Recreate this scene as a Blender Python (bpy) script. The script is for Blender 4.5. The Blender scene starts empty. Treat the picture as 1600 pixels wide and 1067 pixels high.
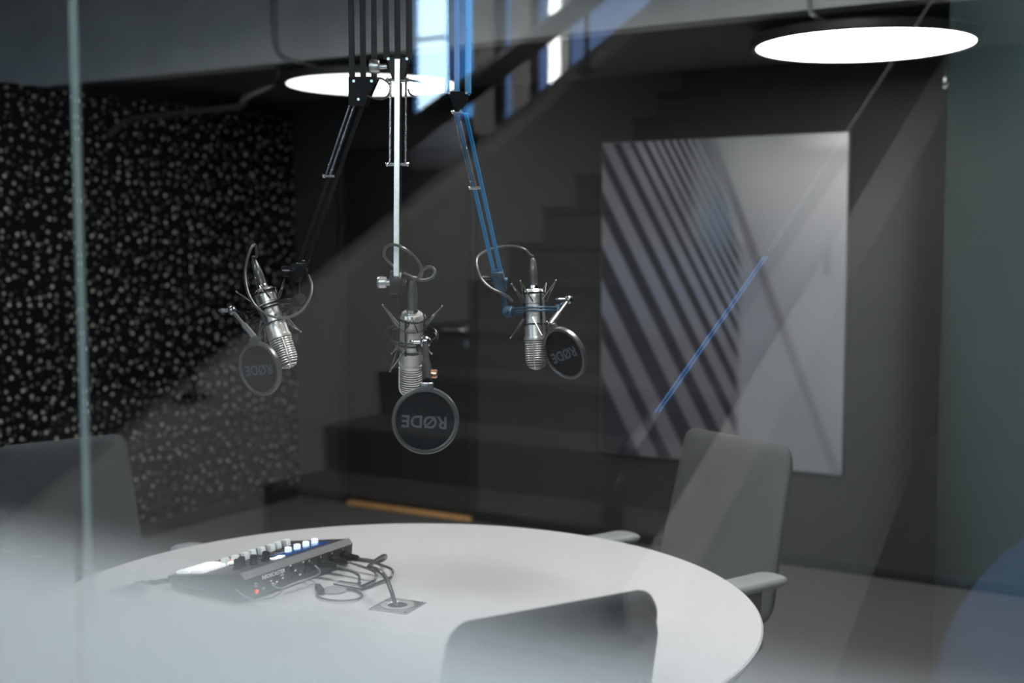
import bpy, bmesh, math, random
from mathutils import Vector, Matrix, Quaternion
random.seed(7)
V = Vector
COL = bpy.context.scene.collection
PI = math.pi
# ------------------------------------------------------------------ camera model (1600 x 1067)
F = 1900.0; H = 1.54; PITCH = math.radians(4.6); YAW = math.radians(31)
def ray(px, py):
    x = (px-800)/F; y = -(py-533.5)/F
    Y = math.cos(PITCH)+y*math.sin(PITCH); Z = -math.sin(PITCH)+y*math.cos(PITCH)
    return V((x*math.cos(YAW)-Y*math.sin(YAW), x*math.sin(YAW)+Y*math.cos(YAW), Z))
EYE = V((0, 0, H))
def at(px, py, d): return EYE+ray(px, py)*d
def oz(px, py, z): r = ray(px, py); return EYE+r*((z-H)/r.z)
def oy(px, py, y): r = ray(px, py); return EYE+r*(y/r.y)
def ox(px, py, x): r = ray(px, py); return EYE+r*(x/r.x)
CR = V((math.cos(YAW), math.sin(YAW), 0))
CF = ray(800, 533.5).normalized()
CU = CR.cross(CF).normalized()
def camdir(x, y, z): return (CR*x+CU*y-CF*z).normalized()      # right, up, towards the viewer

# ------------------------------------------------------------------ materials
def new_mat(name):
    m = bpy.data.materials.new(name); m.use_nodes = True
    nt = m.node_tree
    return m, nt, nt.nodes['Principled BSDF']
def mat(name, col, rough=.5, metal=0, noise=0, nscale=40, bump=0, bscale=200, emit=None, estr=0, spec=.5):
    m, nt, b = new_mat(name)
    b.inputs['Base Color'].default_value = (*col, 1); b.inputs['Roughness'].default_value = rough
    b.inputs['Metallic'].default_value = metal; b.inputs['Specular IOR Level'].default_value = spec
    tc = nt.nodes.new('ShaderNodeTexCoord')
    if noise:
        n = nt.nodes.new('ShaderNodeTexNoise'); n.inputs['Scale'].default_value = nscale; n.inputs['Detail'].default_value = 4
        nt.links.new(tc.outputs['Object'], n.inputs['Vector'])
        r = nt.nodes.new('ShaderNodeMapRange'); r.inputs[1].default_value = .3; r.inputs[2].default_value = .7
        r.inputs[3].default_value = 1-noise; r.inputs[4].default_value = 1+noise
        nt.links.new(n.outputs['Fac'], r.inputs[0])
        mx = nt.nodes.new('ShaderNodeVectorMath'); mx.operation = 'SCALE'; mx.inputs[0].default_value = col
        nt.links.new(r.outputs[0], mx.inputs['Scale']); nt.links.new(mx.outputs[0], b.inputs['Base Color'])
    if bump:
        n = nt.nodes.new('ShaderNodeTexNoise'); n.inputs['Scale'].default_value = bscale
        nt.links.new(tc.outputs['Object'], n.inputs['Vector'])
        bp = nt.nodes.new('ShaderNodeBump'); bp.inputs['Strength'].default_value = bump; bp.inputs['Distance'].default_value = .002
        nt.links.new(n.outputs['Fac'], bp.inputs['Height']); nt.links.new(bp.outputs[0], b.inputs['Normal'])
    if emit:
        b.inputs['Emission Color'].default_value = (*emit, 1); b.inputs['Emission Strength'].default_value = estr
    return m
def glass_pane_mat():
    m = bpy.data.materials.new('pane_glass'); m.use_nodes = True; nt = m.node_tree; nt.nodes.clear()
    N = nt.nodes.new; L = nt.links.new
    out = N('ShaderNodeOutputMaterial'); g = N('ShaderNodeNewGeometry')
    d = N('ShaderNodeVectorMath'); d.operation = 'DOT_PRODUCT'; L(g.outputs['Incoming'], d.inputs[0]); L(g.outputs['Normal'], d.inputs[1])
    a = N('ShaderNodeMath'); a.operation = 'ABSOLUTE'; L(d.outputs['Value'], a.inputs[0])
    s = N('ShaderNodeMath'); s.operation = 'SUBTRACT'; s.inputs[0].default_value = 1; L(a.outputs[0], s.inputs[1])
    p = N('ShaderNodeMath'); p.operation = 'POWER'; L(s.outputs[0], p.inputs[0]); p.inputs[1].default_value = 5
    k = N('ShaderNodeMath'); k.operation = 'MULTIPLY_ADD'; L(p.outputs[0], k.inputs[0]); k.inputs[1].default_value = .955; k.inputs[2].default_value = .045
    t = N('ShaderNodeBsdfTransparent'); t.inputs[0].default_value = (.972, .985, .982, 1)
    gl = N('ShaderNodeBsdfGlossy'); gl.inputs['Roughness'].default_value = 0
    mx = N('ShaderNodeMixShader'); L(k.outputs[0], mx.inputs[0]); L(t.outputs[0], mx.inputs[1]); L(gl.outputs[0], mx.inputs[2])
    L(mx.outputs[0], out.inputs[0]); return m
def film_mat():
    m = bpy.data.materials.new('gradient_frosted_film'); m.use_nodes = True; nt = m.node_tree; nt.nodes.clear()
    N = nt.nodes.new; L = nt.links.new
    out = N('ShaderNodeOutputMaterial'); g = N('ShaderNodeTexCoord'); sx = N('ShaderNodeSeparateXYZ'); L(g.outputs['Object'], sx.inputs[0])
    r = N('ShaderNodeMapRange'); r.interpolation_type = 'SMOOTHSTEP'; L(sx.outputs['Z'], r.inputs[0])
    r.inputs[1].default_value = 1.278; r.inputs[2].default_value = 1.135; r.inputs[3].default_value = 0; r.inputs[4].default_value = .9
    t = N('ShaderNodeBsdfTransparent'); df = N('ShaderNodeBsdfDiffuse'); tr = N('ShaderNodeBsdfTranslucent')
    df.inputs[0].default_value = (.64, .68, .69, 1); tr.inputs[0].default_value = (.64, .68, .69, 1)
    m1 = N('ShaderNodeMixShader'); m1.inputs[0].default_value = .4; L(df.outputs[0], m1.inputs[1]); L(tr.outputs[0], m1.inputs[2])
    m2 = N('ShaderNodeMixShader'); L(r.outputs[0], m2.inputs[0]); L(t.outputs[0], m2.inputs[1]); L(m1.outputs[0], m2.inputs[2])
    L(m2.outputs[0], out.inputs[0]); return m
def dotted_wall_mat():
    m, nt, b = new_mat('dotted_acoustic_felt'); N = nt.nodes.new; L = nt.links.new
    tc = N('ShaderNodeTexCoord')
    acc = None
    for sc, rad, off, lo in ((16.5, .125, 0, .25), (23.0, .125, 3.3, .0)):
        mp = N('ShaderNodeMapping'); mp.inputs['Location'].default_value = (off, off, off); L(tc.outputs['Object'], mp.inputs['Vector'])
        sx = N('ShaderNodeSeparateXYZ'); L(mp.outputs[0], sx.inputs[0]); cb = N('ShaderNodeCombineXYZ')
        L(sx.outputs['Y'], cb.inputs['X']); L(sx.outputs['Z'], cb.inputs['Y'])
        v = N('ShaderNodeTexVoronoi'); v.voronoi_dimensions = '2D'; v.inputs['Scale'].default_value = sc; v.inputs['Randomness'].default_value = .88
        L(cb.outputs[0], v.inputs['Vector'])
        r = N('ShaderNodeMapRange'); L(v.outputs['Distance'], r.inputs[0]); r.inputs[1].default_value = rad+.035; r.inputs[2].default_value = rad; r.inputs[3].default_value = 0; r.inputs[4].default_value = 1
        sc3 = N('ShaderNodeSeparateColor'); L(v.outputs['Color'], sc3.inputs[0])
        q = N('ShaderNodeMapRange'); L(sc3.outputs[0], q.inputs[0]); q.inputs[1].default_value = .1; q.inputs[2].default_value = 1; q.inputs[3].default_value = lo; q.inputs[4].default_value = 1 if lo else .4
        mm = N('ShaderNodeMath'); mm.operation = 'MULTIPLY'; L(r.outputs[0], mm.inputs[0]); L(q.outputs[0], mm.inputs[1])
        if acc is None: acc = mm
        else:
            mxx = N('ShaderNodeMath'); mxx.operation = 'MAXIMUM'; L(acc.outputs[0], mxx.inputs[0]); L(mm.outputs[0], mxx.inputs[1]); acc = mxx
    mx = N('ShaderNodeMix'); mx.data_type = 'RGBA'; L(acc.outputs[0], mx.inputs[0])
    mx.inputs[6].default_value = (.004, .004, .005, 1); mx.inputs[7].default_value = (.70, .68, .64, 1)
    L(mx.outputs[2], b.inputs['Base Color']); b.inputs['Roughness'].default_value = .9; b.inputs['Specular IOR Level'].default_value = .1
    return m
def emis(name, col, s):
    m = bpy.data.materials.new(name); m.use_nodes = True; nt = m.node_tree; nt.nodes.clear()
    o = nt.nodes.new('ShaderNodeOutputMaterial'); e = nt.nodes.new('ShaderNodeEmission')
    e.inputs[0].default_value = (*col, 1); e.inputs[1].default_value = s; nt.links.new(e.outputs[0], o.inputs[0]); return m
def print_mat():
    m, nt, b = new_mat('canvas_print'); a = nt.nodes.new('ShaderNodeVertexColor'); a.layer_name = 'print'
    nt.links.new(a.outputs[0], b.inputs['Base Color']); b.inputs['Roughness'].default_value = .45; return m

MT = dict(
    black=mat('black_powder_coat', (.010, .010, .011), .42, spec=.2), blackmetal=mat('black_gloss_metal', (.02, .02, .022), .22, .6),
    wire=mat('dark_chrome_wire', (.30, .30, .31), .25, 1), chrome=mat('chrome', (.75, .75, .77), .15, 1),
    steel=mat('brushed_steel', (.62, .62, .63), .35, 1, noise=.1, nscale=90), nickel=mat('satin_nickel', (.66, .65, .62), .34, .8),
    grille=mat('nickel_grille', (.80, .79, .77), .26, .8), grillecore=mat('dark_grille_core', (.10, .10, .10), .5, .6), copper=mat('copper_screw', (.8, .45, .3), .3, 1),
    blue=mat('blue_anodised', (.0, .17, .40), .35, .0, spec=.6), bluedark=mat('dark_blue_grey_metal', (.035, .075, .12), .3, .4),
    rubber=mat('black_rubber', (.013, .013, .014), .75, spec=.12), cable=mat('grey_black_cable', (.06, .06, .062), .3, spec=.8),
    mesh=mat('black_filter_fabric', (.014, .015, .018), .85, bump=.5, bscale=900, spec=.1), logo=mat('grey_logo_print', (.085, .095, .112), .7, spec=.1),
    rim=mat('grey_filter_rim', (.10, .10, .105), .3, .5),
    tabletop=mat('light_grey_laminate', (.47, .462, .472), .42, noise=.02, nscale=30), tabledge=mat('dark_table_edge', (.05, .05, .05), .5),
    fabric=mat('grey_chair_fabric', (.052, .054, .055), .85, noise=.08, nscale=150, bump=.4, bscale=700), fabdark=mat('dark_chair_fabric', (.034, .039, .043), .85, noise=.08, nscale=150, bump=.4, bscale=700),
    armpad=mat('grey_arm_pad', (.24, .25, .26), .45), chairplastic=mat('dark_chair_plastic', (.025, .025, .027), .45),
    mixer=mat('charcoal_mixer_case', (.035, .036, .038), .45, noise=.1, nscale=300), mixerpanel=mat('mixer_panel', (.02, .02, .021), .4), mixtrim=mat('mixer_grey_trim', (.16, .16, .165), .4, .3),
    pad=mat('white_pad', (.8, .8, .8), .4, emit=(1, 1, 1), estr=.55), padled=mat('lit_white_button', (.8, .85, .9), .4, emit=(.8, .9, 1), estr=.7), cap=mat('pale_fader_cap', (.80, .84, .84), .4),
    redled=mat('red_led', (.8, .1, .05), .4, emit=(1, .12, .06), estr=.9), screen=mat('blue_touchscreen', (.01, .03, .1), .15, emit=(.03, .12, .45), estr=.35), ink=mat('white_ink', (.75, .75, .75), .6),
    wallgrey=mat('dark_grey_wall_paint', (.030, .029, .0265), .8, noise=.06, nscale=6), black_door=mat('black_door_laminate', (.006, .0055, .0053), .6), frame=mat('black_door_frame', (.016, .016, .016), .5),
    carpet=mat('grey_carpet', (.105, .10, .098), .95, noise=.18, nscale=220, bump=.8, bscale=400), oak=mat('oak_strip', (.62, .33, .12), .5, noise=.15, nscale=25),
    concrete=mat('grey_concrete_beam', (.78, .79, .77), .85, noise=.1, nscale=5, bump=.3, bscale=60), soffit=mat('dark_soffit', (.16, .16, .165), .8), ceil=mat('dark_ceiling', (.10, .10, .10), .8),
    lamp=emis('lamp_diffuser', (1.0, .985, .96), 8.0), lampdim=emis('lamp_diffuser_dimmed', (1.0, .985, .96), 3.0), lampfill=emis('added_lamp_full', (1.0, .985, .96), 36.0), lampfillhalf=emis('added_lamp_half', (1.0, .985, .96), 15.0), lampcase=mat('dark_lamp_case', (.03, .03, .03), .5), lampcord=mat('grey_lamp_cord', (.42, .42, .43), .5), pipe=mat('grey_pipe', (.05, .05, .05), .5),
    glass=glass_pane_mat(), film=film_mat(), joint=mat('pale_glass_joint', (.26, .33, .33), .3), dots=dotted_wall_mat(), poster=print_mat(), canvas=mat('canvas_edge', (.2, .2, .2), .7),
    parapet=mat('grey_stair_parapet', (.62, .60, .57), .7, noise=.06, nscale=8), tread=mat('grey_stair_tread', (.15, .147, .14), .75), rail=mat('black_handrail', (.012, .012, .013), .3), corridor=mat('black_corridor_wall', (.012, .012, .012), .8),
    cfloor=mat('corridor_floor', (.10, .10, .10), .6), mullion=mat('beige_grey_fin', (.74, .71, .66), .6), spandrel=mat('pale_spandrel', (.66, .70, .78), .6),
    skypale=emis('pale_daylight_pane', (.56, .79, 1.0), 19.0), skymid=emis('blue_daylight_pane', (.16, .45, 1.0), 6.5), skydeep=emis('deep_blue_pane', (.02, .26, .75), 5.0), skydusk=emis('dusk_blue_pane', (.25, .42, .85), 3.2), skyviolet=emis('violet_blue_pane', (.26, .38, .85), 3.6),
    glintlow=emis('blue_rail_glint', (.12, .40, 1.0), 6.0), glinthigh=emis('white_rail_glint', (.85, .9, 1), 1.6), led=emis('led_tube', (.95, 1, .97), 26.0), teal=mat('teal_tint', (.50, .76, .80), .7), blueblur=mat('blue_blur_cover', (.24, .48, .82), .9, noise=.1, nscale=200), corfill=emis('added_lamp_diffuser', (.95, .975, 1.0), 85.0),
)

# ------------------------------------------------------------------ mesh building
def crom(pts, k=6, closed=False):
    pts = [V(p) for p in pts]; n = len(pts)
    if n < 3 or k < 2: return pts
    out = []
    rng = n if closed else n-1
    for i in range(rng):
        g = lambda j: pts[j % n] if closed else pts[max(0, min(n-1, j))]
        p0, p1, p2, p3 = g(i-1), g(i), g(i+1), g(i+2)
        for s in range(k):
            t = s/k; t2 = t*t; t3 = t2*t
            out.append(.5*((2*p1)+(p2-p0)*t+(2*p0-5*p1+4*p2-p3)*t2+(3*p1-p0-3*p2+p3)*t3))
    if not closed: out.append(pts[-1])
    return out
def frame_of(axis):
    z = V(axis).normalized(); x = z.orthogonal().normalized(); return x, z.cross(x), z
class MB:
    def __init__(s): s.bm = bmesh.new()
    def box(s, c, size, rot=None, bev=0, seg=2):
        b = bmesh.new(); bmesh.ops.create_cube(b, size=1)
        for v in b.verts: v.co = V((v.co.x*size[0], v.co.y*size[1], v.co.z*size[2]))
        if bev: bmesh.ops.bevel(b, geom=b.edges[:], offset=bev, segments=seg, affect='EDGES', profile=.5)
        R = rot if rot is not None else Matrix.Identity(3)
        return s._join(b, lambda p: R @ p+V(c))
    def _join(s, b, f=lambda p: p):
        mp = {v: s.bm.verts.new(f(v.co)) for v in b.verts}
        for fc in b.faces:
            try: s.bm.faces.new([mp[v] for v in fc.verts])
            except ValueError: pass
        b.free(); return s
    def tube(s, pts, r, n=8, k=6, closed=False, cap=True, sq=None, up=None):
        P = crom(pts, k, closed) if k > 1 else [V(p) for p in pts]
        m = len(P); rings = []
        rr = r if callable(r) else (lambda t: r)
        prev = None
        for i in range(m):
            a = P[(i-1) % m] if closed else P[max(0, i-1)]; b = P[(i+1) % m] if closed else P[min(m-1, i+1)]
            t = (b-a).normalized() if (b-a).length > 1e-9 else V((0, 0, 1))
            if prev is None:
                x = (V(up)-t*t.dot(V(up))).normalized() if up is not None else t.orthogonal().normalized()
            else: x = (prev-t*prev.dot(t)).normalized()
            prev = x; y = t.cross(x); R = rr(i/max(1, m-1)); ring = []
            if sq:
                w, h = sq
                for sx, sy in ((1, 1), (-1, 1), (-1, -1), (1, -1)): ring.append(s.bm.verts.new(P[i]+x*sx*w/2+y*sy*h/2))
            else:
                for j in range(n):
                    q = 2*PI*j/n; ring.append(s.bm.verts.new(P[i]+x*math.cos(q)*R+y*math.sin(q)*R))
            rings.append(ring)
        nn = 4 if sq else n
        for i in range(m if closed else m-1):
            A, B = rings[i], rings[(i+1) % m]
            for j in range(nn): s.bm.faces.new((A[j], A[(j+1) % nn], B[(j+1) % nn], B[j]))
        if cap and not closed:
            s.bm.faces.new(rings[0][::-1]); s.bm.faces.new(rings[-1])
        return s
    def cyl(s, p0, p1, r0, r1=None, n=16):
        r1 = r0 if r1 is None else r1
        return s.tube([p0, p1], lambda t: r0+(r1-r0)*t, n=n, k=1)
    def bar(s, p0, p1, w, h, up): return s.tube([p0, p1], 0, k=1, sq=(w, h), up=up)
    def lathe(s, prof, n=32, o=(0, 0, 0), axis=(0, 0, 1), sx=1.0):
        x, y, z = frame_of(axis) if not isinstance(axis, tuple) or len(axis) == 3 and not isinstance(axis[0], Vector) else axis
        o = V(o); rings = []
        for r, h in prof:
            if r < 1e-6: rings.append([s.bm.verts.new(o+z*h)])
            else: rings.append([s.bm.verts.new(o+z*h+x*math.cos(2*PI*j/n)*r*sx+y*math.sin(2*PI*j/n)*r) for j in range(n)])
        for A, B in zip(rings, rings[1:]):
            for j in range(n):
                a, b, c, d = A[j % len(A)], A[(j+1) % len(A)], B[(j+1) % len(B)], B[j % len(B)]
                vs = []
                for v in (a, b, c, d):
                    if v not in vs: vs.append(v)
                if len(vs) > 2: s.bm.faces.new(vs)
        return s
    def torus(s, c, axis, R, r, n=40, m=8):
        x, y, z = frame_of(axis)
        return s.tube([V(c)+x*math.cos(2*PI*i/n)*R+y*math.sin(2*PI*i/n)*R for i in range(n)], r, n=m, k=1, closed=True)
    def ball(s, c, r, n=16):
        b = bmesh.new(); bmesh.ops.create_uvsphere(b, u_segments=n, v_segments=n//2+2, radius=r); return s._join(b, lambda p: p+V(c))
    def prism(s, poly, ext):
        A = [s.bm.verts.new(V(p)) for p in poly]; B = [s.bm.verts.new(V(p)+V(ext)) for p in poly]; n = len(A)
        s.bm.faces.new(A[::-1]); s.bm.faces.new(B)
        for i in range(n): s.bm.faces.new((A[i], A[(i+1) % n], B[(i+1) % n], B[i]))
        return s
    def cushion(s, w, h, rad, thick, fn, n=64, rings=9, taper=0.0):
        """Rounded slab: outline w x h with corner radius rad, edge rounded, mapped by fn(x, y, z)."""
        out = []
        for (cx, cy, a0) in ((w/2-rad, h/2-rad, 0), (-w/2+rad, h/2-rad, PI/2), (-w/2+rad, -h/2+rad, PI), (w/2-rad, -h/2+rad, 3*PI/2)):
            for i in range(n//4):
                a = a0+PI/2*i/(n//4-1); out.append((cx+rad*math.cos(a), cy+rad*math.sin(a)))
        m = len(out); R = {}
        for side in (1, -1):
            for k in range(rings+1):
                q = 1-(1-k/rings)**2.2
                z = side*thick/2*(max(0, 1-q**7))**.5
                if k == 0: R[side, k] = [s.bm.verts.new(fn(0, 0, z))]
                elif k == rings and side == -1: R[side, k] = R[1, k]
                else: R[side, k] = [s.bm.verts.new(fn(x*q*(1-taper*(y*q/h+.5)), y*q, z)) for x, y in out]
            for k in range(rings):
                A, B = R[side, k], R[side, k+1]
                for j in range(m):
                    vs = [A[j % len(A)], B[j], B[(j+1) % m], A[(j+1) % len(A)]]
                    u = []
                    for v in vs:
                        if v not in u: u.append(v)
                    if side < 0: u = u[::-1]
                    s.bm.faces.new(u)
        return s
    def build(s, name, m, parent=None, ang=35, smooth=True):
        bmesh.ops.recalc_face_normals(s.bm, faces=s.bm.faces[:])
        o0 = wloc(parent) if parent is not None else V((0, 0, 0))
        if o0.length: bmesh.ops.translate(s.bm, verts=s.bm.verts[:], vec=-o0)
        me = bpy.data.meshes.new(name); s.bm.to_mesh(me); s.bm.free()
        if smooth:
            me.polygons.foreach_set('use_smooth', [True]*len(me.polygons)); me.set_sharp_from_angle(angle=math.radians(ang))
        me.materials.append(m if not isinstance(m, str) else MT[m])
        o = bpy.data.objects.new(name, me); COL.objects.link(o)
        if parent is not None: o.parent = parent
        return o
def wloc(o):
    p = V((0, 0, 0))
    while o is not None: p += o.location; o = o.parent
    return p
def thing(name, label, cat, loc, group=None, kind=None):
    o = bpy.data.objects.new(name, None); o.location = loc; o.empty_display_size = .05; COL.objects.link(o)
    return tag(o, label, cat, group, kind)
def tag(o, label, cat, group=None, kind=None):
    o['label'] = label; o['category'] = cat
    if group: o['group'] = group
    if kind: o['kind'] = kind
    return o
def struct(o, label, cat):
    o['kind'] = 'structure'; o['label'] = label; o['category'] = cat; return o
def sub(o, label): o['label'] = label; return o
def text_part(name, body, size, o, xdir, ydir, m, parent, depth=.0006, bold=0, align='CENTER'):
    cu = bpy.data.curves.new(name, 'FONT'); cu.body = body; cu.size = size; cu.align_x = align; cu.align_y = 'CENTER'; cu.extrude = depth; cu.offset = bold; cu.resolution_u = 4
    t = bpy.data.objects.new(name+'_tmp', cu); COL.objects.link(t)
    me = bpy.data.meshes.new_from_object(t.evaluated_get(bpy.context.evaluated_depsgraph_get()))
    bpy.data.objects.remove(t); bpy.data.curves.remove(cu)
    x = V(xdir).normalized(); y = V(ydir).normalized(); z = x.cross(y)
    Mx = Matrix((x, y, z)).transposed().to_4x4(); Mx.translation = V(o)-wloc(parent)
    me.transform(Mx); me.name = name; me.materials.clear(); me.materials.append(MT[m])
    ob = bpy.data.objects.new(name, me); COL.objects.link(ob); ob.parent = parent; return ob

# ------------------------------------------------------------------ the room
XL, YB, G = -4.9, 5.62, .80
ZC, ZS, YBULK = 2.95, 2.385, 4.40
struct(MB().box((-3.0, 3.6, -.05), (9.6, 5.9, .1)).build('floor', 'carpet', smooth=False), 'dark grey carpeted floor of the studio', 'floor')
struct(MB().box((XL-.06, 3.2, 1.14), (.12, 5.0, 2.28)).build('wall_left', 'dots', smooth=False), 'black wall covered with pale scattered dots', 'wall')
wb = MB()
DX0, DX1 = -4.565, -3.60
wb.box(((XL+DX0)/2, YB+.06, 1.5), (DX0-XL, .12, 3.0)); wb.box(((DX1+1.8)/2, YB+.06, 1.5), (1.8-DX1, .12, 3.0)); wb.box(((DX0+DX1)/2, YB+.06, 2.56), (DX1-DX0, .12, .88))
struct(wb.build('wall_back', 'wallgrey', smooth=False), 'dark grey painted wall behind the canvas print', 'wall')
struct(MB().box((-7.86, 3.6, 1.5), (.12, 5.9, 3.0)).build('wall_side_room', 'corridor', smooth=False), 'black wall beyond the top of the dotted partition', 'wall')
struct(MB().box((-6.4, 6.55, 1.5), (3.0, .12, 3.0)).build('wall_side_back', 'corridor', smooth=False), 'black wall behind the dotted partition', 'wall')
struct(MB().box((1.86, 3.2, 1.5), (.12, 5.0, 3.0)).build('wall_right', 'wallgrey', smooth=False), 'dark grey side wall of the studio', 'wall')
struct(MB().box((-3.0, 2.6, ZC+.05), (9.6, 3.7, .1)).build('ceiling', 'ceil', smooth=False), 'dark high ceiling over the round table', 'ceiling')
bk = MB().box((-3.0, YBULK+.06, (ZC+ZS)/2), (9.6, .12, ZC-ZS)).build('trim_1', 'concrete', smooth=False)
struct(bk, 'grey concrete beam face across the top of the room', 'beam')
struct(MB().box((-3.0, (YBULK+.12+YB)/2+.5, ZS+.05), (9.6, YB-YBULK+.88, .1)).build('ceiling_soffit', 'soffit', smooth=False), 'dark lowered ceiling behind the concrete beam', 'ceiling')
# door
d = MB().box(((DX0+DX1)/2, YB+.03, 1.055), (DX1-DX0-.09, .045, 2.09), bev=.003).build('door_1', 'black_door'); struct(d, 'black flush door in the back wall with lever handle', 'door')
fr = MB()
for x in (DX0+.0225, DX1-.0225): fr.box((x, YB+.03, 1.06), (.045, .10, 2.12), bev=.003)
fr.box(((DX0+DX1)/2, YB+.03, 2.10), (DX1-DX0, .10, .04), bev=.003); fr.build('door_frame', 'frame', d)
hx, hz = -3.655, 1.066
hd = MB(); hd.cyl((hx, YB+.008, hz), (hx, YB-.004, hz), .027, n=24); hd.cyl((hx, YB, hz), (hx, YB-.05, hz), .011)
hd.tube([(hx, YB-.05, hz), (hx-.02, YB-.055, hz), (hx-.06, YB-.055, hz), (hx-.135, YB-.055, hz)], .0095, n=12)
sub(hd.build('door_handle', 'steel', d), 'steel lever handle')
MB().cyl((hx, YB+.008, hz-.075), (hx, YB-.006, hz-.075), .025, n=24).build('lock_rosette', 'steel', d)
p0 = oy(546, 789, YB-.02); p1 = oy(738, 815, YB-.02)
tag(MB().box(((p0.x+p1.x)/2, YB-.025, .012), (p1.x-p0.x, .05, .024), bev=.004).build('threshold_strip', 'oak'), 'pale oak strip on the floor along the foot of the black door', 'threshold strip')
bb = MB(); bb.box(((DX1+1.8)/2, YB-.008, .03), (1.8-DX1, .016, .06), bev=.003); struct(bb.build('baseboard_back', 'frame'), 'low dark skirting along the back wall', 'baseboard')
bb = MB().box((XL+.008, 3.2, .04), (.016, 4.8, .08), bev=.003); struct(bb.build('baseboard_left', 'frame'), 'low dark skirting under the dotted wall', 'baseboard')
# wall socket
so = thing('wall_socket', 'small dark double socket plate low on the dotted wall', 'socket', (XL, 4.535, .165))
MB().box((XL+.006, 4.535, .165), (.012, .085, .125), bev=.003).build('cover_plate', 'frame', so)
for z in (.135, .195): MB().cyl((XL+.0125, 4.535, z), (XL+.0135, 4.535, z), .022, n=20).build('socket_insert', 'rubber', so)
# canvas print
PX0, PX1, PZ0, PZ1 = -2.825, -1.565, .462, 2.050
STR = [(-330, 30), (-236, 26), (-133, 24), (-51, 21), (15, 17), (70, 14), (110, 11), (145, 9), (170, 7), (195, 6), (218, 5.5), (240, 5), (262, 5), (283, 4.5)]
def sstep(a, b, x):
    t = max(0, min(1, (x-a)/(b-a))); return t*t*(3-2*t)
def art(u, v):
    x = u*695; y = (1-v)*940
    base = V((.025, .022, .03))
    t = x-y/1.95; k = 0
    for c, w in STR: k = max(k, sstep(w*1.25, w*.7, abs(t-c)))
    sc = V((.30, .285, .31))*(1-.5*sstep(0, 900, y)+.7*sstep(200, 0, y)*sstep(60, 150, x))+V((.0, .03, .07))*sstep(250, 380, y)*(1-sstep(450, 620, y))
    left = base.lerp(sc, k*.9)
    bx = 325+min(y, 330)*.27 if y < 330 else 412
    if y < 330: bx = 320+y*.28
    r = V((.50, .49, .49)).lerp(V((.27, .27, .30)), sstep(30, 420, y))
    r = r.lerp(V((.85, .84, .82)), sstep(500, 690, x)*sstep(60, 15, y)*.9)  # lamp glow on the top corner, put into the print colour
    l1 = x-(325+y*.385)
    r = r.lerp(V((.10, .09, .11)), .7*sstep(22, 4, abs(l1))*(1-.4*sstep(200, 900, y)))
    if l1 > 0: r = r*(1+.12*sstep(0, 120, l1))
    l2 = x+y*.62-740
    r = r*(1+.16*sstep(-6, 6, l2)*sstep(140, 60, l2))
    if l1 < 0 and y > 300: r = r*.8+V((.02, .02, .03))
    mid = sstep(bx-14, bx+14, x)
    c = left.lerp(r, mid)
    if 250 < x < 430 and y < 330:
        w = sstep(250, 300, x)*(1-sstep(320, 420, x+0*y))*sstep(330, 200, y)
        c = c.lerp(V((.38, .38, .39)), .6*w)
    c = c.lerp(V((.16, .25, .36)), .55*sstep(70, 10, math.hypot((x-345)/1.0, (y-240)/1.9)))
    return c
pt = thing('canvas_print', 'tall abstract print of grey diagonal beams hanging on the back wall', 'picture', ((PX0+PX1)/2, YB, PZ0))
MB().box(((PX0+PX1)/2, YB-.016, (PZ0+PZ1)/2), (PX1-PX0, .03, PZ1-PZ0), bev=.003).build('stretcher', 'canvas', pt)
nx, nz = 230, 290
vs, fs, cs = [], [], []
o0 = wloc(pt)
for j in range(nz+1):
    for i in range(nx+1):
        u, v = i/nx, j/nz; vs.append(V((PX0+.004+(PX1-PX0-.008)*u, YB-.0325, PZ0+.004+(PZ1-PZ0-.008)*v))-o0); cs.append(art(u, v))
for j in range(nz):
    for i in range(nx): a = j*(nx+1)+i; fs.append((a, a+1, a+nx+2, a+nx+1))
me = bpy.data.meshes.new('print'); me.from_pydata(vs, [], fs); ca = me.color_attributes.new('print', 'FLOAT_COLOR', 'POINT')
for i, c in enumerate(cs): ca.data[i].color = (c.x, c.y, c.z, 1)
me.materials.append(MT['poster']); po = bpy.data.objects.new('printed_face', me); COL.objects.link(po); po.parent = pt

# ceiling pipe and sprinkler
tag(MB().tube([(XL+.035, 4.20, 2.075), (XL+.04, 4.27, 2.13), (XL+.06, 4.34, 2.168), (XL+.20, 4.335, 2.172), (-4.2, 4.27, 2.172), (-4.08, 4.255, 2.172), (-4.02, 4.25, 2.18), (-3.99, 4.26, 2.22), (-3.99, 4.46, 2.31), (-3.99, 4.48, ZS)], .015, n=12, k=5).build('ceiling_pipe', 'pipe'), 'thin dark pipe bending down at the dotted wall under the beam', 'pipe')
sp = oy(1477, 130, 5.35); zz = sp.z; sp = V((sp.x, sp.y, 0))
spt = thing('ceiling_sprinkler', 'tiny metal sprinkler head hanging behind the disc lamp above the canvas print', 'sprinkler', (sp.x, sp.y, ZS))
MB().cyl((sp.x, sp.y, zz+.015), (sp.x, sp.y, ZS), .005).build('drop_pipe', 'lampcase', spt)
q = MB(); q.cyl((sp.x, sp.y, zz+.005), (sp.x, sp.y, zz+.022), .009)
for s in (-1, 1): q.tube([(sp.x, sp.y, zz+.008), (sp.x+s*.011, sp.y, zz-.004), (sp.x, sp.y, zz-.018)], .002, n=6)
q.cyl((sp.x, sp.y, zz-.018), (sp.x, sp.y, zz-.021), .014); q.build('sprinkler_head', 'wire', spt)

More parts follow.
